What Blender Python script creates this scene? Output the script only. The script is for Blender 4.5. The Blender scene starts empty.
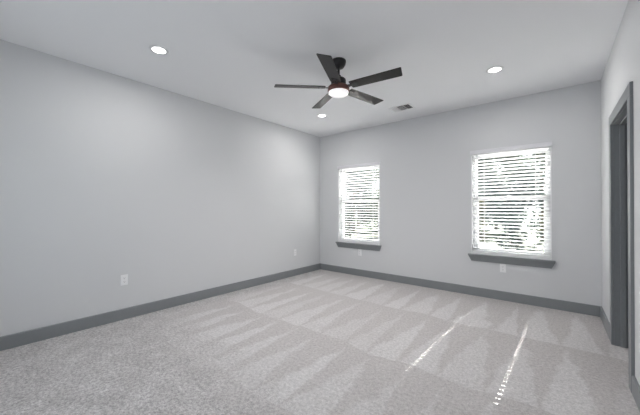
import bpy, bmesh, math, random
from mathutils import Vector, Matrix

random.seed(7)
S = bpy.context.scene
COL = S.collection
W, H, D = 4.2, 2.743, 4.98          # room width, ceiling height, depth
T = 0.16                            # wall thickness

# ------------------------------------------------------------------ camera
cam = bpy.data.cameras.new('camera')
cam.sensor_fit = 'HORIZONTAL'
cam.sensor_width = 36.0
cam.lens = 288.35 / 640 * 36.0
cam.clip_start = 0.02
cam_o = bpy.data.objects.new('camera', cam)
COL.objects.link(cam_o)
cam_o.location = (3.789, -4.646, 1.245)
cam_o.rotation_euler = (math.radians(90.32), 0, math.radians(39.235))
S.camera = cam_o

# ------------------------------------------------------------------ colour management
S.view_settings.view_transform = 'Standard'
S.view_settings.look = 'None'
S.view_settings.gamma = 1.0
S.view_settings.use_curve_mapping = False
S.view_settings.exposure = 0.61
S.cycles.max_bounces = 14
S.cycles.diffuse_bounces = 8
S.cycles.transparent_max_bounces = 24
S.cycles.sample_clamp_indirect = 11.0
S.cycles.use_denoising = True
S.cycles.use_light_tree = False
S.cycles.use_adaptive_sampling = False

# light strengths: sun, sky, each recessed light, fan lamp
SUN_W, SKY_W, DOWNLIGHT_W, FAN_W = 44.0, 1.45, 6.2, 14.0
LENS, FAN_LENS = 4.0, 0.40

# ------------------------------------------------------------------ world
wd = bpy.data.worlds.new('sky')
S.world = wd
wd.use_nodes = True
nt = wd.node_tree
nt.nodes.clear()
wo = nt.nodes.new('ShaderNodeOutputWorld')
bg = nt.nodes.new('ShaderNodeBackground')
sky = nt.nodes.new('ShaderNodeTexSky')
sky.sky_type = 'HOSEK_WILKIE'
sky.turbidity = 7.0
sky.sun_direction = Vector((0.04, 1.0, 0.81)).normalized()
haze = nt.nodes.new('ShaderNodeMixRGB')
haze.inputs[0].default_value = 0.6
haze.inputs[2].default_value = (0.86, 0.95, 1.0, 1)
nt.links.new(sky.outputs[0], haze.inputs[1])
nt.links.new(haze.outputs[0], bg.inputs[0])
bg.inputs[1].default_value = SKY_W
nt.links.new(bg.outputs[0], wo.inputs[0])

# ------------------------------------------------------------------ sun and large daylight
def light(name, kind, loc, rot, energy, color=(1, 1, 1), **kw):
    l = bpy.data.lights.new(name, kind)
    l.energy = energy
    l.color = color
    for k, v in kw.items():
        setattr(l, k, v)
    o = bpy.data.objects.new(name, l)
    COL.objects.link(o)
    o.location = loc
    o.rotation_euler = rot
    return o

sun_dir = Vector((-0.04, -1.0, -0.745))
sun = light('sun', 'SUN', (3, 9, 8), (0, 0, 0), SUN_W, (1.0, 0.97, 0.92), angle=math.radians(0.12))
sun.rotation_euler = sun_dir.to_track_quat('-Z', 'Y').to_euler()

# daylight that comes in through a wide unseen window added behind the camera
RW = (0.5, 4.05, 0.55, 2.25)         # x0, x1, z0, z1 of that window
for x0_, x1_, z0_, z1_, y_, turn in ((*RW, -D - 0.10, 90), (0.46, 1.37, 0.62, 2.08, 0.19, -90), (2.84, 3.75, 0.62, 2.08, 0.19, -90)):
    p_ = light('window_portal', 'AREA', ((x0_ + x1_) / 2, y_, (z0_ + z1_) / 2), (math.radians(turn), 0, 0), 1.0,
               shape='RECTANGLE', size=x1_ - x0_, size_y=z1_ - z0_)
    p_.data.cycles.is_portal = True

# ------------------------------------------------------------------ node helpers
class NT:
    def __init__(self, name):
        self.m = bpy.data.materials.new(name)
        self.m.use_nodes = True
        self.t = self.m.node_tree
        self.b = self.t.nodes['Principled BSDF']
        self.out = self.t.nodes['Material Output']
    def n(self, kind, **kw):
        x = self.t.nodes.new(kind)
        for k, v in kw.items():
            setattr(x, k, v)
        return x
    def l(self, a, b):
        self.t.links.new(a, b)
    def math(self, op, a, b=None, c=None, clamp=False):
        x = self.n('ShaderNodeMath', operation=op, use_clamp=clamp)
        for i, v in enumerate((a, b, c)):
            if v is None:
                continue
            if isinstance(v, (int, float)):
                x.inputs[i].default_value = v
            else:
                self.l(v, x.inputs[i])
        return x.outputs[0]
    def noise(self, vec, scale, detail=2.0, rough=0.5, dist=0.0):
        x = self.n('ShaderNodeTexNoise')
        x.inputs['Scale'].default_value = scale
        x.inputs['Detail'].default_value = detail
        x.inputs['Roughness'].default_value = rough
        x.inputs['Distortion'].default_value = dist
        self.l(vec, x.inputs['Vector'])
        return x.outputs['Fac']
    def mix(self, fac, a, b):
        x = self.n('ShaderNodeMixRGB')
        for i, v in enumerate((fac, a, b)):
            if isinstance(v, (int, float)):
                x.inputs[i].default_value = v
            elif isinstance(v, tuple):
                x.inputs[i].default_value = (*v, 1)
            else:
                self.l(v, x.inputs[i])
        return x.outputs[0]
    def ramp(self, v, lo, hi):
        x = self.n('ShaderNodeMapRange')
        x.inputs[1].default_value = lo
        x.inputs[2].default_value = hi
        self.l(v, x.inputs[0])
        return x.outputs[0]
    def bump(self, h, strength, dist):
        x = self.n('ShaderNodeBump')
        x.inputs['Strength'].default_value = strength
        x.inputs['Distance'].default_value = dist
        self.l(h, x.inputs['Height'])
        self.l(x.outputs[0], self.b.inputs['Normal'])

def mat(name, color, rough=0.6, metallic=0.0, spec=0.5, mottling=0.03, scale=6.0, bump=None):
    k = NT(name)
    k.b.inputs['Roughness'].default_value = rough
    k.b.inputs['Metallic'].default_value = metallic
    k.b.inputs['Specular IOR Level'].default_value = spec
    tc = k.n('ShaderNodeTexCoord').outputs['Object']
    nz = k.noise(tc, scale, 3)
    lo = tuple(c * (1 - mottling) for c in color)
    hi = tuple(min(1, c * (1 + mottling)) for c in color)
    k.l(k.mix(nz, lo, hi), k.b.inputs['Base Color'])
    if bump:
        k.bump(k.noise(tc, bump[0], 2), bump[1], bump[2])
    return k.m

def emit(name, color, strength):
    k = NT(name)
    k.b.inputs['Base Color'].default_value = (0.9, 0.9, 0.9, 1)
    k.b.inputs['Emission Color'].default_value = (*color, 1)
    k.b.inputs['Emission Strength'].default_value = strength
    k.m.cycles.emission_sampling = 'NONE'
    return k.m

WALL_C = (0.645, 0.653, 0.664)
M = {}
M['wall'] = mat('wall_paint', WALL_C, 0.75, spec=0.25, mottling=0.006, scale=1.5, bump=(260, 0.05, 0.001))
M['ceiling'] = mat('ceiling_paint', (0.83, 0.835, 0.85), 0.85, spec=0.2, mottling=0.006, scale=1.5, bump=(200, 0.06, 0.001))
M['trim'] = mat('grey_trim_paint', (0.225, 0.238, 0.248), 0.38, spec=0.45, mottling=0.02, scale=3)
M['white'] = mat('white_vinyl', (0.84, 0.84, 0.85), 0.4, mottling=0.01)
M['valance'] = mat('valance_vinyl', (0.75, 0.745, 0.775), 0.45, mottling=0.01)
M['plate'] = mat('white_plastic', (0.86, 0.86, 0.87), 0.35, mottling=0.01)
M['slot'] = mat('dark_slot', (0.04, 0.04, 0.045), 0.6)
M['black_metal'] = mat('black_metal', (0.016, 0.015, 0.016), 0.38, metallic=0.3)
M['bronze'] = mat('dark_bronze', (0.17, 0.085, 0.075), 0.30, metallic=0.85, mottling=0.1, scale=20)
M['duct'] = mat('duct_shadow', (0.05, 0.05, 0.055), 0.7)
M['vent'] = mat('white_enamel', (0.76, 0.76, 0.77), 0.45, mottling=0.01)
M['lens'] = emit('lit_lens', (1.0, 0.98, 0.96), LENS)
M['fan_lens'] = emit('lit_fan_lens', (1.0, 0.96, 0.97), FAN_LENS)
M['bark'] = mat('bark', (0.10, 0.075, 0.05), 0.9, mottling=0.4, scale=14, bump=(30, 0.6, 0.02))
M['dirt'] = mat('planting_bed', (0.16, 0.12, 0.09), 0.95, mottling=0.4, scale=9)
M['lawn'] = mat('lawn_grass', (0.030, 0.042, 0.018), 0.95, mottling=0.5, scale=5)
M['bounce_slab'] = mat('bounce_concrete', (0.72, 0.70, 0.67), 0.9, mottling=0.10, scale=4)  # kept pale to reflect sunlight up into the room

# dark wood fan blades with a faint grain along the blade
k = NT('blade_wood')
tc = k.n('ShaderNodeTexCoord').outputs['Object']
mp = k.n('ShaderNodeMapping')
mp.inputs['Scale'].default_value = (3, 55, 55)
k.l(tc, mp.inputs['Vector'])
k.l(k.mix(k.noise(mp.outputs[0], 1.0, 4, 0.6), (0.008, 0.007, 0.008), (0.020, 0.018, 0.018)), k.b.inputs['Base Color'])
k.b.inputs['Roughness'].default_value = 0.35
k.b.inputs['Specular IOR Level'].default_value = 0.22
M['blade'] = k.m

# white slats: mostly diffuse, a little light comes through
k = NT('blind_slat')
k.b.inputs['Base Color'].default_value = (0.76, 0.77, 0.77, 1)
k.b.inputs['Roughness'].default_value = 0.45
tr = k.n('ShaderNodeBsdfTranslucent')
tr.inputs[0].default_value = (0.9, 0.9, 0.88, 1)
mx = k.n('ShaderNodeMixShader')
mx.inputs[0].default_value = 0.03
k.l(k.b.outputs[0], mx.inputs[1]); k.l(tr.outputs[0], mx.inputs[2]); k.l(mx.outputs[0], k.out.inputs[0])
M['slat'] = k.m

# window glass
k = NT('window_glass')
tr = k.n('ShaderNodeBsdfTransparent')
tr.inputs[0].default_value = (0.96, 0.965, 0.97, 1)
gl = k.n('ShaderNodeBsdfGlossy')
gl.inputs['Roughness'].default_value = 0.02
mx = k.n('ShaderNodeMixShader')
mx.inputs[0].default_value = 0.04
k.l(tr.outputs[0], mx.inputs[1]); k.l(gl.outputs[0], mx.inputs[2]); k.l(mx.outputs[0], k.out.inputs[0])
M['glass'] = k.m

def leaf_mat(name, a, b):
    k = NT(name)
    geo = k.n('ShaderNodeNewGeometry')
    col = k.mix(geo.outputs['Random Per Island'], a, b)
    df = k.n('ShaderNodeBsdfDiffuse'); tr = k.n('ShaderNodeBsdfTranslucent')
    k.l(col, df.inputs[0])
    k.l(k.mix(0.05, col, (0.40, 0.42, 0.18)), tr.inputs[0])
    mx = k.n('ShaderNodeMixShader'); mx.inputs[0].default_value = 0.22
    k.l(df.outputs[0], mx.inputs[1]); k.l(tr.outputs[0], mx.inputs[2]); k.l(mx.outputs[0], k.out.inputs[0])
    return k.m
M['leaf_dark'] = leaf_mat('leaf_evergreen', (0.022, 0.040, 0.036), (0.060, 0.090, 0.080))
M['leaf_mid'] = leaf_mat('leaf_green', (0.034, 0.055, 0.040), (0.085, 0.115, 0.080))
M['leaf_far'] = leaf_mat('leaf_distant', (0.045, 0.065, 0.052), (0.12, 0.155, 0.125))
M['leaf_yellow'] = leaf_mat('leaf_yellow_green', (0.030, 0.031, 0.012), (0.065, 0.060, 0.026))

# carpet: speckled plush with the tooth-shaped strokes a vacuum cleaner leaves in the pile
k = NT('carpet_pile')
tc = k.n('ShaderNodeTexCoord').outputs['Object']
sx = k.n('ShaderNodeSeparateXYZ')
k.l(tc, sx.inputs[0])
wob = k.noise(tc, 1.3, 2)
wob2 = k.noise(tc, 6.0, 2)
x = k.math('ADD', sx.outputs[0], k.math('MULTIPLY', k.math('SUBTRACT', wob2, 0.5), 0.13))
y = k.math('ADD', sx.outputs[1], k.math('MULTIPLY', k.math('SUBTRACT', wob, 0.5), 0.34))
stroke = None
PER = 0.295
for r, (y0, y1, off) in enumerate(((-0.12, -1.22, 0.10), (-1.24, -2.41, 0.37), (-2.43, -3.42, 0.71), (-3.44, -4.5, 0.2))):
    t = k.math('DIVIDE', k.math('SUBTRACT', y0, y), y0 - y1)                    # 0 far end, 1 near end
    inside = k.math('MULTIPLY', k.math('GREATER_THAN', t, 0.0), k.math('LESS_THAN', t, 1.0))
    cx = k.n('ShaderNodeCombineXYZ')
    k.l(sx.outputs[0], cx.inputs[0]); cx.inputs[1].default_value = 3.7 * r + 0.4
    jit = k.math('MULTIPLY', k.math('SUBTRACT', k.noise(cx.outputs[0], 2.3, 1), 0.5), 1.1)
    u = k.math('ADD', k.math('ADD', k.math('DIVIDE', x, PER), off), jit)
    tri = k.math('MULTIPLY', k.math('ABSOLUTE', k.math('SUBTRACT', k.math('FRACT', k.math('ADD', u, 20.0)), 0.5)), 2.0)
    light_part = k.math('MULTIPLY', k.math('SUBTRACT', k.math('ADD', t, 0.04), tri), 4.5, clamp=True)
    cy = k.n('ShaderNodeCombineXYZ')
    k.l(k.math('FLOOR', k.math('ADD', u, 20.0)), cy.inputs[0]); cy.inputs[1].default_value = 11.3 * r
    wn = k.n('ShaderNodeTexWhiteNoise', noise_dimensions='2D')
    k.l(cy.outputs[0], wn.inputs['Vector'])
    light_part = k.math('MULTIPLY', light_part, k.math('ADD', 0.55, k.math('MULTIPLY', wn.outputs['Value'], 0.6)))
    s = k.math('MULTIPLY', light_part, inside)
    stroke = s if stroke is None else k.math('ADD', stroke, s)
# the strokes lose themselves towards the trodden corner by the door behind and along the left wall
trod = k.math('ADD', k.math('MULTIPLY', sx.outputs[1], -1.0), k.math('MULTIPLY', sx.outputs[0], -0.20))
trod = k.math('ADD', trod, k.math('MULTIPLY', k.math('SUBTRACT', k.noise(tc, 3.2, 4, 0.65), 0.5), 1.1))
trod = k.ramp(trod, 2.75, 3.35)
strip = k.ramp(k.math('ADD', sx.outputs[0], k.math('MULTIPLY', wob2, 0.12)), 0.42, 0.22)
flat = k.math('MAXIMUM', trod, strip)
patch = k.ramp(k.noise(tc, 5.5, 4, 0.6), 0.40, 0.66)
soft = k.math('ADD', stroke, k.math('MULTIPLY', k.math('SUBTRACT', k.noise(tc, 4.5, 4, 0.65), 0.5), 1.1))
stroke = k.math('MULTIPLY', soft, k.math('SUBTRACT', 1.0, flat), clamp=True)
base = k.mix(stroke, (0.475, 0.452, 0.447), (0.572, 0.555, 0.553))
base = k.mix(k.math('MULTIPLY', flat, 0.85), base, k.mix(patch, (0.415, 0.398, 0.394), (0.535, 0.518, 0.515)))
sp1 = k.ramp(k.noise(tc, 110, 2, 0.6), 0.34, 0.66)
sp2 = k.ramp(k.noise(tc, 42, 2, 0.6), 0.34, 0.66)
speck = k.math('ADD', k.math('MULTIPLY', sp1, 0.5), k.math('MULTIPLY', sp2, 0.5))
amt = k.math('ADD', 0.55, k.math('MULTIPLY', flat, 0.45))
mul = k.math('ADD', 1.0, k.math('MULTIPLY', k.math('SUBTRACT', speck, 0.5), amt))
vm = k.n('ShaderNodeVectorMath', operation='SCALE')
k.l(base, vm.inputs[0]); k.l(mul, vm.inputs['Scale'])
k.l(vm.outputs[0], k.b.inputs['Base Color'])
k.b.inputs['Roughness'].default_value = 0.95
k.b.inputs['Specular IOR Level'].default_value = 0.1
k.b.inputs['Sheen Weight'].default_value = 0.15
k.bump(speck, 0.5, 0.012)
M['carpet'] = k.m

# ------------------------------------------------------------------ mesh helpers
def finish(name, bm, m, parent=None, smooth=False, bevel=None):
    me = bpy.data.meshes.new(name)
    bm.normal_update()
    bm.to_mesh(me); bm.free()
    if smooth:
        for p in me.polygons:
            p.use_smooth = True
    o = bpy.data.objects.new(name, me)
    COL.objects.link(o)
    me.materials.append(m)
    if parent:
        o.parent = parent
    if bevel:
        b = o.modifiers.new('bevel', 'BEVEL')
        b.width = bevel; b.segments = 2; b.limit_method = 'ANGLE'
    return o

def box(bm, x0, x1, y0, y1, z0, z1, mtx=None):
    v = [Vector((x, y, z)) for z in (z0, z1) for y in (y0, y1) for x in (x0, x1)]
    if mtx:
        v = [mtx @ p for p in v]
    b = [bm.verts.new(p) for p in v]
    for f in ((0, 2, 3, 1), (4, 5, 7, 6), (0, 1, 5, 4), (2, 6, 7, 3), (0, 4, 6, 2), (1, 3, 7, 5)):
        bm.faces.new([b[i] for i in f])

def boxes(*bs):
    bm = bmesh.new()
    for b in bs:
        box(bm, *b)
    return bm

def lathe(bm, prof, seg=48, mtx=None, cap=True):
    rings = []
    for r, z in prof:
        ring = []
        for i in range(seg):
            a = 2 * math.pi * i / seg
            p = Vector((r * math.cos(a), r * math.sin(a), z))
            ring.append(bm.verts.new(mtx @ p if mtx else p))
        rings.append(ring)
    for a, b in zip(rings, rings[1:]):
        for i in range(seg):
            bm.faces.new((a[i], a[(i + 1) % seg], b[(i + 1) % seg], b[i]))
    if cap:
        bm.faces.new(list(reversed(rings[0]))); bm.faces.new(rings[-1])
    bmesh.ops.recalc_face_normals(bm, faces=bm.faces)
    return bm

def tube(bm, pts, radii, seg=8):
    rings = []
    for i, p in enumerate(pts):
        p = Vector(p)
        d = (Vector(pts[min(i + 1, len(pts) - 1)]) - Vector(pts[max(i - 1, 0)])).normalized()
        q = d.to_track_quat('Z', 'Y')
        r = radii[i] if isinstance(radii, (list, tuple)) else radii
        rings.append([bm.verts.new(p + q @ Vector((r * math.cos(2 * math.pi * j / seg), r * math.sin(2 * math.pi * j / seg), 0))) for j in range(seg)])
    for a, b in zip(rings, rings[1:]):
        for i in range(seg):
            bm.faces.new((a[i], a[(i + 1) % seg], b[(i + 1) % seg], b[i]))
    bm.faces.new(list(reversed(rings[0]))); bm.faces.new(rings[-1])

def sweep(prof, axis, a0, a1, place):
    """profile (u out from wall, z) run along one axis; place(u, a, z) gives the point"""
    bm = bmesh.new()
    e0 = [bm.verts.new(place(u, a0, z)) for u, z in prof]
    e1 = [bm.verts.new(place(u, a1, z)) for u, z in prof]
    n = len(prof)
    for i in range(n):
        bm.faces.new((e0[i], e0[(i + 1) % n], e1[(i + 1) % n], e1[i]))
    bm.faces.new(e0); bm.faces.new(list(reversed(e1)))
    bmesh.ops.recalc_face_normals(bm, faces=bm.faces)
    return bm

def empty(name, loc=(0, 0, 0)):
    o = bpy.data.objects.new(name, None)
    COL.objects.link(o)
    o.location = loc
    o.empty_display_size = 0.1
    return o

def struct(o):
    o['kind'] = 'structure'
    return o

def tag(o, label, cat, group=None):
    o['label'] = label; o['category'] = cat
    if group:
        o['group'] = group
    return o

def copy_tree(o, parent=None):
    c = o.copy(); COL.objects.link(c)
    c.parent = parent
    for ch in list(o.children):
        copy_tree(ch, c)
    return c

# ------------------------------------------------------------------ room shell
W1 = (0.462, 1.368, 0.60, 2.078)
W2 = (2.838, 3.752, 0.60, 2.078)
DY0, DY1, DZ = -1.720, -0.880, 2.036     # rough door opening in the right wall

struct(finish('floor', boxes((-0.0, W, -D, 0.0, -0.10, 0.0)), M['carpet']))
struct(finish('ceiling', boxes((-T, W + T, -D - T, T, H, H + 0.12)), M['ceiling']))
struct(finish('wall_left', boxes((-T, 0, -D, 0, -0.1, H)), M['wall']))
bs = []
xs = [-T, W1[0], W1[1], W2[0], W2[1], W + T]
for i in range(5):
    if i in (1, 3):
        w = W1 if i == 1 else W2
        bs += [(xs[i], xs[i + 1], 0, T, -0.1, w[2]), (xs[i], xs[i + 1], 0, T, w[3], H)]
    else:
        bs.append((xs[i], xs[i + 1], 0, T, -0.1, H))
struct(finish('wall_back', boxes(*bs), M['wall']))
struct(finish('wall_right', boxes((W, W + T, -D, DY0, -0.1, H), (W, W + T, DY1, 0, -0.1, H), (W, W + T, DY0, DY1, DZ, H)), M['wall']))
struct(finish('wall_rear', boxes((-T, RW[0], -D - T, -D, -0.1, H), (RW[1], W + T, -D - T, -D, -0.1, H),
                                 (RW[0], RW[1], -D - T, -D, -0.1, RW[2]), (RW[0], RW[1], -D - T, -D, RW[3], H)), M['wall']))

# wide window added behind the camera to let daylight in
r3 = struct(empty('window_3', (2.1, -D - 0.08, RW[2])))
inv3 = Matrix.Translation(-r3.location)
o_ = finish('frame', boxes((RW[0], RW[0] + 0.05, -D - 0.12, -D - 0.04, RW[2], RW[3]), (RW[1] - 0.05, RW[1], -D - 0.12, -D - 0.04, RW[2], RW[3]),
                           (RW[0] + 0.05, RW[1] - 0.05, -D - 0.12, -D - 0.04, RW[2], RW[2] + 0.05), (RW[0] + 0.05, RW[1] - 0.05, -D - 0.12, -D - 0.04, RW[3] - 0.05, RW[3]),
                           (2.07, 2.13, -D - 0.12, -D - 0.04, RW[2] + 0.05, RW[3] - 0.05)), M['white'])
o_.parent = r3; o_.matrix_parent_inverse = inv3
o_ = finish('pane', boxes((RW[0] + 0.05, 2.07, -D - 0.083, -D - 0.077, RW[2] + 0.05, RW[3] - 0.05), (2.13, RW[1] - 0.05, -D - 0.083, -D - 0.077, RW[2] + 0.05, RW[3] - 0.05)), M['glass'])
o_.parent = r3; o_.matrix_parent_inverse = inv3

# unseen closet box added beyond the door opening to keep it dark
cx0, cx1, cy0, cy1 = W + T, W + T + 1.4, -2.3, -0.6
struct(finish('floor_added_closet', boxes((W, cx1, cy0, cy1, -0.10, -0.0005)), M['carpet']))
struct(finish('wall_added_closet', boxes((cx1, cx1 + 0.1, cy0, cy1, -0.1, H), (cx0, cx1 + 0.1, cy0 - 0.1, cy0, -0.1, H),
                                   (cx0, cx1 + 0.1, cy1, cy1 + 0.1, -0.1, H)), M['wall']))
struct(finish('ceiling_added_closet', boxes((cx0, cx1 + 0.1, cy0 - 0.1, cy1 + 0.1, H, H + 0.1)), M['ceiling']))

# baseboards: square-edged grey boards with an eased top
BH, BT = 0.122, 0.016
bp = [(0, 0), (BT, 0), (BT, BH - 0.006), (BT - 0.005, BH), (0, BH)]
struct(finish('baseboard_left', sweep(bp, 'y', -D, 0, lambda u, a, z: (u, a, z)), M['trim']))
struct(finish('baseboard_back', sweep(bp, 'x', BT, W - BT, lambda u, a, z: (a, -u, z)), M['trim']))
struct(finish('baseboard_right', sweep(bp, 'y', -0.803, 0, lambda u, a, z: (W - u, a, z)), M['trim']))
struct(finish('baseboard_right_near', sweep(bp, 'y', -D, -1.797, lambda u, a, z: (W - u, a, z)), M['trim']))
struct(finish('baseboard_rear', sweep(bp, 'x', BT, W - BT, lambda u, a, z: (a, -D + u, z)), M['trim']))

# ------------------------------------------------------------------ door opening
door = struct(empty('door_1', (W, -1.300, 0)))
def dpart(name, *bs, m='trim', bevel=None):
    o = finish(name, boxes(*bs), M[m], bevel=bevel)
    o.parent = door
    o.matrix_parent_inverse = Matrix.Translation((-W, 1.300, 0))
    return o
ji0, ji1, jz = -1.700, -0.900, 2.016      # clear opening
cw, ct = 0.092, 0.018
dpart('casing', (W - ct, W, ji0 - 0.005 - cw, ji0 - 0.005, 0, jz + 0.005), bevel=0.003)
dpart('casing', (W - ct, W, ji1 + 0.005, ji1 + 0.005 + cw, 0, jz + 0.005), bevel=0.003)
dpart('head_casing', (W - ct, W, ji0 - 0.005 - cw, ji1 + 0.005 + cw, jz + 0.005, jz + 0.005 + cw), bevel=0.003)
dpart('jamb', (W, W + T, DY0, ji0, 0, DZ))
dpart('jamb', (W, W + T, ji1, DY1, 0, DZ))
dpart('head_jamb', (W, W + T, ji0, ji1, jz, DZ))
dpart('door_stop', (W + 0.042, W + 0.078, ji0, ji0 + 0.012, 0, jz - 0.012), bevel=0.002)
dpart('door_stop', (W + 0.042, W + 0.078, ji1 - 0.012, ji1, 0, jz - 0.012), bevel=0.002)
dpart('door_stop', (W + 0.042, W + 0.078, ji0, ji1, jz - 0.012, jz), bevel=0.002)
sp = dpart('strike_plate', (W - 0.004, W + 0.045, ji0, ji0 + 0.003, 0.965, 1.022),
           (W - 0.008, W + 0.002, ji0 - 0.004, ji0 + 0.004, 0.975, 1.012), m='black_metal')
sp['label'] = 'black metal strike plate'

# ------------------------------------------------------------------ windows, sills, blinds
def window(n, w):
    x0, x1, z0, z1 = w
    r = struct(empty('window_%d' % n, ((x0 + x1) / 2, 0.1, z0)))
    inv = Matrix.Translation(-r.location)
    def part(name, bm, m, bevel=None, parent=r):
        o = finish(name, bm, m, bevel=bevel)
        o.parent = parent
        if parent is r:
            o.matrix_parent_inverse = inv
        return o
    f = 0.042
    # white jamb lining of the recess
    part('lining', boxes((x0, x0 + 0.010, 0.0, 0.075, z0 + 0.02, z1 - 0.01), (x1 - 0.010, x1, 0.0, 0.075, z0 + 0.02, z1 - 0.01),
                         (x0, x1, 0.0, 0.075, z1 - 0.010, z1)), M['white'])
    part('sill', boxes((x0, x1, -0.004, 0.075, z0, z0 + 0.022)), M['white'], 0.003)
    part('frame', boxes((x0, x0 + f, 0.070, 0.155, z0, z1), (x1 - f, x1, 0.070, 0.155, z0, z1),
                        (x0 + f, x1 - f, 0.070, 0.155, z0, z0 + f), (x0 + f, x1 - f, 0.070, 0.155, z1 - f, z1)), M['white'], 0.002)
    zm = 1.395
    s = 0.030
    def sash(name, ya, yb, za, zb, st):
        o = part(name, boxes((x0 + f, x0 + f + st, ya, yb, za, zb), (x1 - f - st, x1 - f, ya, yb, za, zb),
                             (x0 + f + st, x1 - f - st, ya, yb, za, za + 0.040), (x0 + f + st, x1 - f - st, ya, yb, zb - 0.042, zb)), M['white'], 0.002)
        g = part('pane', boxes((x0 + f + st, x1 - f - st, (ya + yb) / 2 - 0.002, (ya + yb) / 2 + 0.002, za + 0.040, zb - 0.042)), M['glass'], None, o)
        return o
    sash('upper_sash', 0.118, 0.148, zm - 0.012, z1 - f, 0.020)
    sash('lower_sash', 0.080, 0.112, z0 + f, zm + 0.030, 0.038)
    xm = (x0 + x1) / 2
    part('sash_lock', boxes((xm - 0.03, xm + 0.03, 0.086, 0.112, zm + 0.030, zm + 0.042)), M['white'], 0.003)

window(1, W1)
window(2, W2)

def sill_trim(n, w):
    """grey stool with a tapering moulded apron under the window, ends returned at a slant"""
    x0, x1, z0 = w[0], w[1], w[2]
    bm = bmesh.new()
    prof = [(0.000, 0.498), (0.012, 0.498), (0.015, 0.515), (0.030, 0.572), (0.036, 0.582), (0.046, 0.584), (0.048, 0.594), (0.046, 0.6015), (0.0, 0.6015)]
    ends = []
    for side in (0, 1):
        ring = []
        for u, z in prof:
            ext = 0.038 if z > 0.58 else 0.038 * (z - 0.498) / 0.082
            ext = max(ext - 0.002, -0.004)
            x = x0 - ext if side == 0 else x1 + ext
            ring.append(bm.verts.new((x, -u, z)))
        ends.append(ring)
    a, b = ends
    m = len(prof)
    for i in range(m):
        bm.faces.new((a[i], a[(i + 1) % m], b[(i + 1) % m], b[i]))
    bm.faces.new(a); bm.faces.new(list(reversed(b)))
    bmesh.ops.recalc_face_normals(bm, faces=bm.faces)
    struct(finish('trim_%d' % n, bm, M['trim']))
sill_trim(1, W1)
sill_trim(2, W2)

SLAT_W, PITCH, TILT = 0.050, 0.0465, math.radians(17)
def make_blind(w, label):
    x0, x1, z0, z1 = w
    r = empty('window_blind', ((x0 + x1) / 2, 0.036, z0 + 0.022))
    tag(r, label, 'blind', 'white slat blinds in the back wall windows')
    hw = (x1 - x0) / 2
    zb = r.location.z
    ztop = z1 - zb
    rr = []
    # valance stands a finger proud of the wall, with returns
    finish('valance', boxes((-hw - 0.008, hw + 0.008, -0.062, -0.050, ztop - 0.042, ztop + 0.010),
                            (-hw - 0.008, hw + 0.008, -0.066, -0.062, ztop + 0.000, ztop + 0.010),
                            (-hw - 0.008, -hw - 0.0005, -0.050, -0.037, ztop - 0.042, ztop + 0.010),
                            (hw + 0.0005, hw + 0.008, -0.050, -0.037, ztop - 0.042, ztop + 0.010)), M['valance'], r)
    finish('head_rail', boxes((-hw + 0.012, hw - 0.012, -0.030, 0.028, ztop - 0.052, ztop - 0.0105)), M['white'], r)
    holes = (-0.295, 0.295)
    L = hw - 0.014
    bm = bmesh.new()
    n = int((ztop - 0.080 - 0.052) / PITCH) + 1
    zt = 0.052 + (n - 1) * PITCH
    th = 0.0028
    hx, hy = 0.012, 0.0028
    c, s = math.cos(TILT), math.sin(TILT)
    def crown(d):
        return 0.0022 * (1 - (d / (SLAT_W / 2)) ** 2)
    for i in range(n):
        zc = zt - i * PITCH
        cells_x = [-L]
        for h in holes:
            cells_x += [h - hx, h + hx]
        cells_x.append(L)
        cells_d = [-SLAT_W / 2, -0.014, -hy, hy, 0.014, SLAT_W / 2]
        def P(xx, d, k_):
            q = crown(d) + k_ * th
            # inner edge (towards the room, -y) high, outer edge low
            return (xx, d * c + q * s, zc - d * s + q * c)
        grid = {}
        for ix, xx in enumerate(cells_x):
            for idd, d in enumerate(cells_d):
                for k_ in (0, 1):
                    grid[ix, idd, k_] = bm.verts.new(P(xx, d, k_))
        nx, nd = len(cells_x) - 1, len(cells_d) - 1
        solid = {(ix, idd): not (ix % 2 == 1 and idd == 2) for ix in range(nx) for idd in range(nd)}
        for (ix, idd), ok in solid.items():
            if not ok:
                continue
            g = lambda a, b, k_: grid[ix + a, idd + b, k_]
            bm.faces.new((g(0, 0, 1), g(1, 0, 1), g(1, 1, 1), g(0, 1, 1)))
            bm.faces.new((g(0, 0, 0), g(0, 1, 0), g(1, 1, 0), g(1, 0, 0)))
            for (da, db, e) in ((0, -1, ((0, 0), (1, 0))), (0, 1, ((1, 1), (0, 1))), (-1, 0, ((0, 1), (0, 0))), (1, 0, ((1, 0), (1, 1)))):
                if not solid.get((ix + da, idd + db), False):
                    p, q = e
                    bm.faces.new((g(*p, 0), g(*q, 0), g(*q, 1), g(*p, 1)))
    finish('slats', bm, M['slat'], r)
    zl = zt - (n - 1) * PITCH
    finish('bottom_rail', boxes((-L, L, -0.026, 0.026, 0.006, 0.030)), M['white'], r, bevel=0.003)
    for h in holes:
        b2 = bmesh.new()
        for d in (-1, 1):
            tube(b2, [(h, d * 0.0245, 0.03), (h, d * 0.0245, ztop - 0.055)], 0.0011, 6)
        tube(b2, [(h, 0, 0.03), (h, 0, ztop - 0.055)], 0.0008, 6)
        finish('ladder_cord', b2, M['plate'], r)
    b3 = bmesh.new()
    wx = -hw + 0.078
    tube(b3, [(wx, -0.040, ztop - 0.045), (wx, -0.041, ztop - 0.70)], [0.0030, 0.0042], 6)
    wand = finish('tilt_wand', b3, M['wand'], r)
    return r
M['wand'] = mat('grey_plastic_wand', (0.42, 0.42, 0.43), 0.3)
make_blind(W1, 'white slat blind in the left window, the one nearer the room corner')
make_blind(W2, 'white slat blind in the right window, the one nearer the door')

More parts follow.
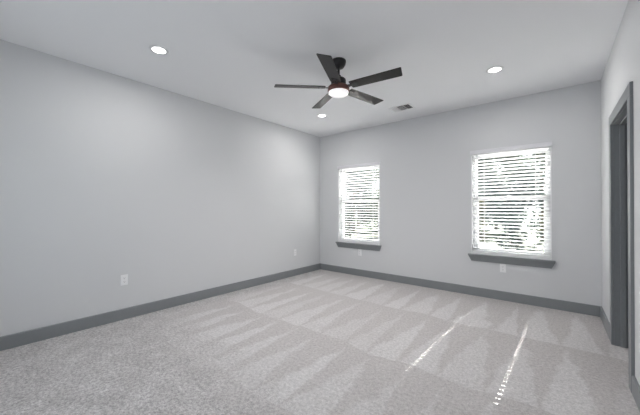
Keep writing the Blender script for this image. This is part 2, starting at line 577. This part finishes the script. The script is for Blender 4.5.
# ------------------------------------------------------------------ ceiling fan
FX, FY = 2.095, -2.275
fan = empty('ceiling_fan', (FX, FY, H))
tag(fan, 'dark five-blade ceiling fan with a lit round white lamp, hanging from the ceiling', 'fan')
z = lambda a: a - H
finish('canopy', lathe(bmesh.new(), [(0.074, 0.0), (0.076, -0.012), (0.070, -0.040), (0.052, -0.068), (0.026, -0.080), (0.018, -0.083)]), M['black_metal'], fan, True)
finish('downrod', lathe(bmesh.new(), [(0.0135, -0.080), (0.0135, -0.165)], 20), M['black_metal'], fan, True)
finish('rod_coupling', lathe(bmesh.new(), [(0.014, -0.145), (0.026, -0.150), (0.028, -0.172), (0.028, -0.180)], 28), M['black_metal'], fan, True)
finish('motor_housing', lathe(bmesh.new(), [(0.030, -0.176), (0.060, -0.180), (0.072, -0.190), (0.075, -0.205), (0.075, -0.240), (0.078, -0.262)]), M['black_metal'], fan, True)
ring = finish('motor_band', lathe(bmesh.new(), [(0.076, -0.256), (0.098, -0.260), (0.107, -0.268), (0.110, -0.280), (0.110, -0.308), (0.107, -0.316), (0.099, -0.317)]), M['bronze'], fan, True)
ring['label'] = 'reddish bronze band'
lens = finish('lamp_lens', lathe(bmesh.new(), [(0.100, -0.312), (0.101, -0.322), (0.098, -0.333), (0.084, -0.343), (0.052, -0.349), (0.015, -0.351)]), M['fan_lens'], fan, True)
lens['label'] = 'lit round white lens'
def blade_mesh():
    bm = bmesh.new()
    pts = [(0.135, -0.050), (0.150, -0.055), (0.645, -0.064), (0.652, -0.058), (0.632, 0.052), (0.624, 0.058), (0.150, 0.055), (0.135, 0.050)]
    t = 0.0055
    a = [bm.verts.new((x_, y_, t / 2)) for x_, y_ in pts]
    b = [bm.verts.new((x_, y_, -t / 2)) for x_, y_ in pts]
    bm.faces.new(a); bm.faces.new(list(reversed(b)))
    for i in range(len(pts)):
        j = (i + 1) % len(pts)
        bm.faces.new((a[j], a[i], b[i], b[j]))
    return bm
def iron_mesh():
    bm = bmesh.new()
    pts = [(0.095, -0.020), (0.150, -0.016), (0.195, -0.034), (0.215, -0.028), (0.215, 0.028), (0.195, 0.034), (0.150, 0.016), (0.095, 0.020)]
    for (z0_, z1_) in ((-0.0075, -0.0030),):
        a = [bm.verts.new((x_, y_, z1_)) for x_, y_ in pts]
        b = [bm.verts.new((x_, y_, z0_)) for x_, y_ in pts]
        bm.faces.new(a); bm.faces.new(list(reversed(b)))
        for i in range(len(pts)):
            j = (i + 1) % len(pts)
            bm.faces.new((a[j], a[i], b[i], b[j]))
    for sx_, sy_ in ((0.165, 0.0), (0.20, -0.018), (0.20, 0.018)):
        lathe(bm, [(0.006, -0.0105), (0.006, -0.0074)], 12, Matrix.Translation((sx_, sy_, 0)))
    return bm
b0 = finish('blade', blade_mesh(), M['blade'], fan, bevel=0.0015)
i0 = finish('blade_iron', iron_mesh(), M['black_metal'], b0)
blades = [b0]
for q in range(4):
    b = b0.copy(); COL.objects.link(b); b.parent = fan
    i_ = i0.copy(); COL.objects.link(i_); i_.parent = b
    blades.append(b)
for q, b in enumerate(blades):
    a = math.radians(7.2 + 72 * q)
    b.matrix_local = Matrix.Translation((0, 0, z(2.472))) @ Matrix.Rotation(a, 4, 'Z') @ Matrix.Rotation(math.radians(-11), 4, 'X')
light('fan_lamp_light', 'SPOT', (FX, FY, H - 0.358), (0, 0, 0), FAN_W * 4, (1, 0.97, 0.95), spot_size=math.radians(165), spot_blend=1.0, shadow_soft_size=0.0)

# ------------------------------------------------------------------ recessed ceiling lights
def downlight(x_, y_, label, first=None):
    if first is None:
        r = empty('recessed_light', (x_, y_, H))
        t_ = finish('trim_ring', lathe(bmesh.new(), [(0.058, -0.0005), (0.080, -0.0005), (0.082, -0.003), (0.079, -0.006), (0.062, -0.0085), (0.057, -0.006)], cap=False), M['vent'], r, True)
        l_ = finish('lens', lathe(bmesh.new(), [(0.0575, -0.0005), (0.0575, -0.0045), (0.052, -0.0055), (0.02, -0.006)]), M['lens'], r, True)
        l_['label'] = 'lit white lens'
    else:
        r = copy_tree(first)
        r.location = (x_, y_, H)
    tag(r, label, 'ceiling light', 'recessed ceiling lights')
    light('recessed_light_glow', 'AREA', (x_, y_, H - 0.012), (0, 0, 0), DOWNLIGHT_W, (1, 0.975, 0.95), shape='DISK', size=0.108)
    return r
d0 = downlight(0.905, -3.51, 'recessed round ceiling light near the left wall, left of the fan')
downlight(0.90, -1.06, 'recessed round ceiling light above the far corner, below the fan in view', d0)
downlight(3.29, -1.07, 'recessed round ceiling light above the right window, right of the fan', d0)

# ------------------------------------------------------------------ ceiling air vent
vent = empty('air_vent', (2.035, -0.585, H))
tag(vent, 'white rectangular ceiling air vent with louvres between the fan and back wall', 'vent')
vx, vy = 0.165, 0.125
finish('frame', boxes((-vx, vx, -vy, -vy + 0.03, -0.006, 0), (-vx, vx, vy - 0.03, vy, -0.006, 0),
                      (-vx, -vx + 0.03, -vy + 0.03, vy - 0.03, -0.006, 0), (vx - 0.03, vx, -vy + 0.03, vy - 0.03, -0.006, 0),
                      (-0.056, -0.048, -vy + 0.03, vy - 0.03, -0.006, 0), (0.048, 0.056, -vy + 0.03, vy - 0.03, -0.006, 0)), M['vent'], vent, bevel=0.002)
finish('duct_shade_sheet', boxes((-vx + 0.02, vx - 0.02, -vy + 0.02, vy - 0.02, -0.0012, -0.0004)), M['duct'], vent)  # dark sheet, its colour stands for the shade behind the louvres
def louvres(xa, xb, ang, n):
    bm = bmesh.new()
    for i in range(n):
        xc = xa + (xb - xa) * (i + 0.5) / n
        m_ = Matrix.Translation((xc, 0, -0.006)) @ Matrix.Rotation(math.radians(ang), 4, 'Y')
        box(bm, -0.0065, 0.0065, -vy + 0.03, vy - 0.03, -0.0006, 0.0006, m_)
    return bm
finish('louvre_bank', louvres(-vx + 0.03, -0.056, -42, 6), M['vent'], vent)
finish('louvre_bank', louvres(-0.048, 0.048, 62, 6), M['vent'], vent)
finish('louvre_bank', louvres(0.056, vx - 0.03, 42, 5), M['vent'], vent)

# ------------------------------------------------------------------ wall outlets
def outlet_proto():
    r = empty('electric_outlet')
    # local frame: x across, -y out of the wall, z up
    finish('cover_plate', boxes((-0.036, 0.036, -0.006, 0.0, -0.059, 0.059)), M['plate'], r, bevel=0.003)
    for zz in (-0.0195, 0.0195):
        bm = bmesh.new()
        pts = [(0.017 * math.cos(a), max(-0.0135, min(0.0135, 0.0175 * math.sin(a)))) for a in [2 * math.pi * i / 28 for i in range(28)]]
        f0 = [bm.verts.new((px, -0.006, zz + pz)) for px, pz in pts]
        f1 = [bm.verts.new((px, -0.0085, zz + pz)) for px, pz in pts]
        bm.faces.new(f1); 
        for i in range(28):
            j = (i + 1) % 28
            bm.faces.new((f0[i], f0[j], f1[j], f1[i]))
        bmesh.ops.recalc_face_normals(bm, faces=bm.faces)
        s_ = finish('socket', bm, M['plate'], r)
        b2 = boxes((-0.0075, -0.0052, -0.0092, -0.0086, zz - 0.001, zz + 0.008), (0.0052, 0.0075, -0.0092, -0.0086, zz - 0.001, zz + 0.007))
        lathe(b2, [(0.0026, 0.0086), (0.0026, 0.0092)], 12, Matrix.Translation((0, 0, zz - 0.007)) @ Matrix.Rotation(math.radians(90), 4, 'X'))
        sl = finish('slot', b2, M['slot'], s_)
    bm = lathe(bmesh.new(), [(0.003, 0.006), (0.003, 0.0072)], 12, Matrix.Rotation(math.radians(90), 4, 'X'))
    finish('screw', bm, M['vent'], r)
    return r
OUT = ((0, -3.515, 0.443, 90, 'white wall outlet low on the left wall, nearest the camera'),
       (0, -0.752, 0.432, 90, 'white wall outlet low on the left wall near the far corner'),
       (0.958, 0, 0.434, 0, 'white wall outlet under the left window sill'),
       (3.229, 0, 0.437, 0, 'white wall outlet under the right window sill'))
o0 = outlet_proto()
outs = [o0] + [copy_tree(o0) for _ in range(3)]
for o, (x_, y_, z_, a, lab) in zip(outs, OUT):
    o.location = (x_, y_, z_); o.rotation_euler = (0, 0, math.radians(a))
    tag(o, lab, 'outlet', 'white wall outlets')

# ------------------------------------------------------------------ outside
GZ = -0.25
struct(finish('ground', boxes((-30, 30, T + 0.02, 45, GZ - 0.2, GZ)), M['lawn']))
struct(finish('bounce_terrace', boxes((-14, 14, T + 0.03, 6.2, GZ, GZ + 0.03)), M['bounce_slab']))  # added slab below the view, throws sun up through the blinds

def plant_mesh(seed, height, radius, n, leaf, base=0.15, squash=1.0):
    rnd = random.Random(seed)
    bm = bmesh.new()
    blobs = []
    for _ in range(16):
        a = rnd.uniform(0, 2 * math.pi); rr = radius * math.sqrt(rnd.random()) * 0.75
        hz = rnd.uniform(base, 0.92)
        taper = 1.0 - 0.55 * max(0, hz - 0.45)
        blobs.append((Vector((rr * math.cos(a) * taper, rr * math.sin(a) * taper, height * hz)), radius * rnd.uniform(0.28, 0.5)))
    for _ in range(n):
        c_, r_ = rnd.choice(blobs)
        d = Vector((rnd.gauss(0, 1), rnd.gauss(0, 1), rnd.gauss(0, 1) * squash)).normalized() * r_ * rnd.uniform(0.45, 1.05)
        p = c_ + d
        if p.z < 0.05:
            continue
        q = Matrix.Rotation(rnd.uniform(0, 6.28), 3, 'Z') @ Matrix.Rotation(rnd.uniform(-1.2, 1.2), 3, 'X')
        l = leaf * rnd.uniform(0.7, 1.3)
        vs = [bm.verts.new(p + q @ Vector(v)) for v in ((0, 0, 0), (l * 0.3, l * 0.45, 0.06 * l), (0, l, 0), (-l * 0.3, l * 0.45, 0.06 * l))]
        bm.faces.new(vs)
    return bm
def trunk_mesh(seed, height, r, nbr):
    rnd = random.Random(seed)
    bm = bmesh.new()
    tube(bm, [(0, 0, -0.05), (0.03, 0.02, height * 0.3), (-0.03, 0.03, height * 0.6), (0.02, 0, height * 0.9)], [r, r * 0.8, r * 0.55, r * 0.2], 8)
    for _ in range(nbr):
        a = rnd.uniform(0, 6.28); h0 = height * rnd.uniform(0.3, 0.75); L_ = height * rnd.uniform(0.2, 0.35)
        p1 = Vector((math.cos(a) * L_ * 0.5, math.sin(a) * L_ * 0.5, h0 + L_ * 0.35))
        p2 = Vector((math.cos(a) * L_, math.sin(a) * L_, h0 + L_ * 0.8))
        tube(bm, [(0, 0, h0), p1, p2], [r * 0.4, r * 0.25, r * 0.08], 6)
    return bm
def plant(kind, x_, y_, height, radius, n, leaf, m, label, cat, seed, trunk=True, base=0.15):
    r = empty(kind, (x_, y_, GZ))
    tag(r, label, cat, {'evergreen_tree': 'evergreen trees outside the windows', 'leafy_tree': 'bushy trees outside the windows',
                        'yellow_shrub': 'yellow-green shrubs outside the right window', 'green_shrub': 'green shrubs outside the windows',
                        'broad_tree': 'pale trees far outside the windows'}.get(kind))
    finish('foliage', plant_mesh(seed, height, radius, n, leaf, base), M[m], r)
    if trunk:
        finish('trunk', trunk_mesh(seed, height, 0.035 * height * 0.6, 7), M['bark'], r)
    return r
# seen through the right window
plant('evergreen_tree', 0.2, 12.0, 4.8, 1.5, 5200, 0.16, 'leaf_dark', 'dark evergreen tree outside the right window, towards its left edge', 'tree', 1)
plant('leafy_tree', 2.4, 9.2, 3.9, 1.3, 4200, 0.15, 'leaf_dark', 'dark bushy tree outside the right window, near its centre', 'tree', 2)
plant('open_tree', 3.3, 12.9, 5.0, 1.1, 1100, 0.16, 'leaf_mid', 'sparse open tree outside the right window, towards its right edge', 'tree', 3, base=0.3)
plant('yellow_shrub', 1.45, 6.9, 1.9, 0.55, 1700, 0.10, 'leaf_yellow', 'yellow-green shrub outside the right window, low on its left', 'shrub', 4, False, 0.05)
plant('yellow_shrub', 3.75, 6.9, 1.7, 0.5, 1400, 0.10, 'leaf_yellow', 'yellow-green shrub outside the right window, low on its right', 'shrub', 5, False, 0.05)
plant('green_shrub', 2.55, 7.0, 1.4, 0.5, 1900, 0.10, 'leaf_dark', 'dark green shrub outside the right window, low in the middle', 'shrub', 6, False, 0.05)
# seen through the left window
plant('evergreen_tree', -6.6, 11.6, 4.6, 1.6, 5200, 0.17, 'leaf_dark', 'dark evergreen tree outside the left window', 'tree', 7)
plant('leafy_tree', -3.2, 9.4, 4.1, 1.3, 4200, 0.16, 'leaf_mid', 'green leafy tree outside the left window, towards its right edge', 'tree', 8)
plant('green_shrub', -4.1, 7.0, 1.6, 0.6, 1900, 0.11, 'leaf_mid', 'low green shrub outside the left window', 'shrub', 9, False, 0.05)
# further back, closing the view behind the nearer plants
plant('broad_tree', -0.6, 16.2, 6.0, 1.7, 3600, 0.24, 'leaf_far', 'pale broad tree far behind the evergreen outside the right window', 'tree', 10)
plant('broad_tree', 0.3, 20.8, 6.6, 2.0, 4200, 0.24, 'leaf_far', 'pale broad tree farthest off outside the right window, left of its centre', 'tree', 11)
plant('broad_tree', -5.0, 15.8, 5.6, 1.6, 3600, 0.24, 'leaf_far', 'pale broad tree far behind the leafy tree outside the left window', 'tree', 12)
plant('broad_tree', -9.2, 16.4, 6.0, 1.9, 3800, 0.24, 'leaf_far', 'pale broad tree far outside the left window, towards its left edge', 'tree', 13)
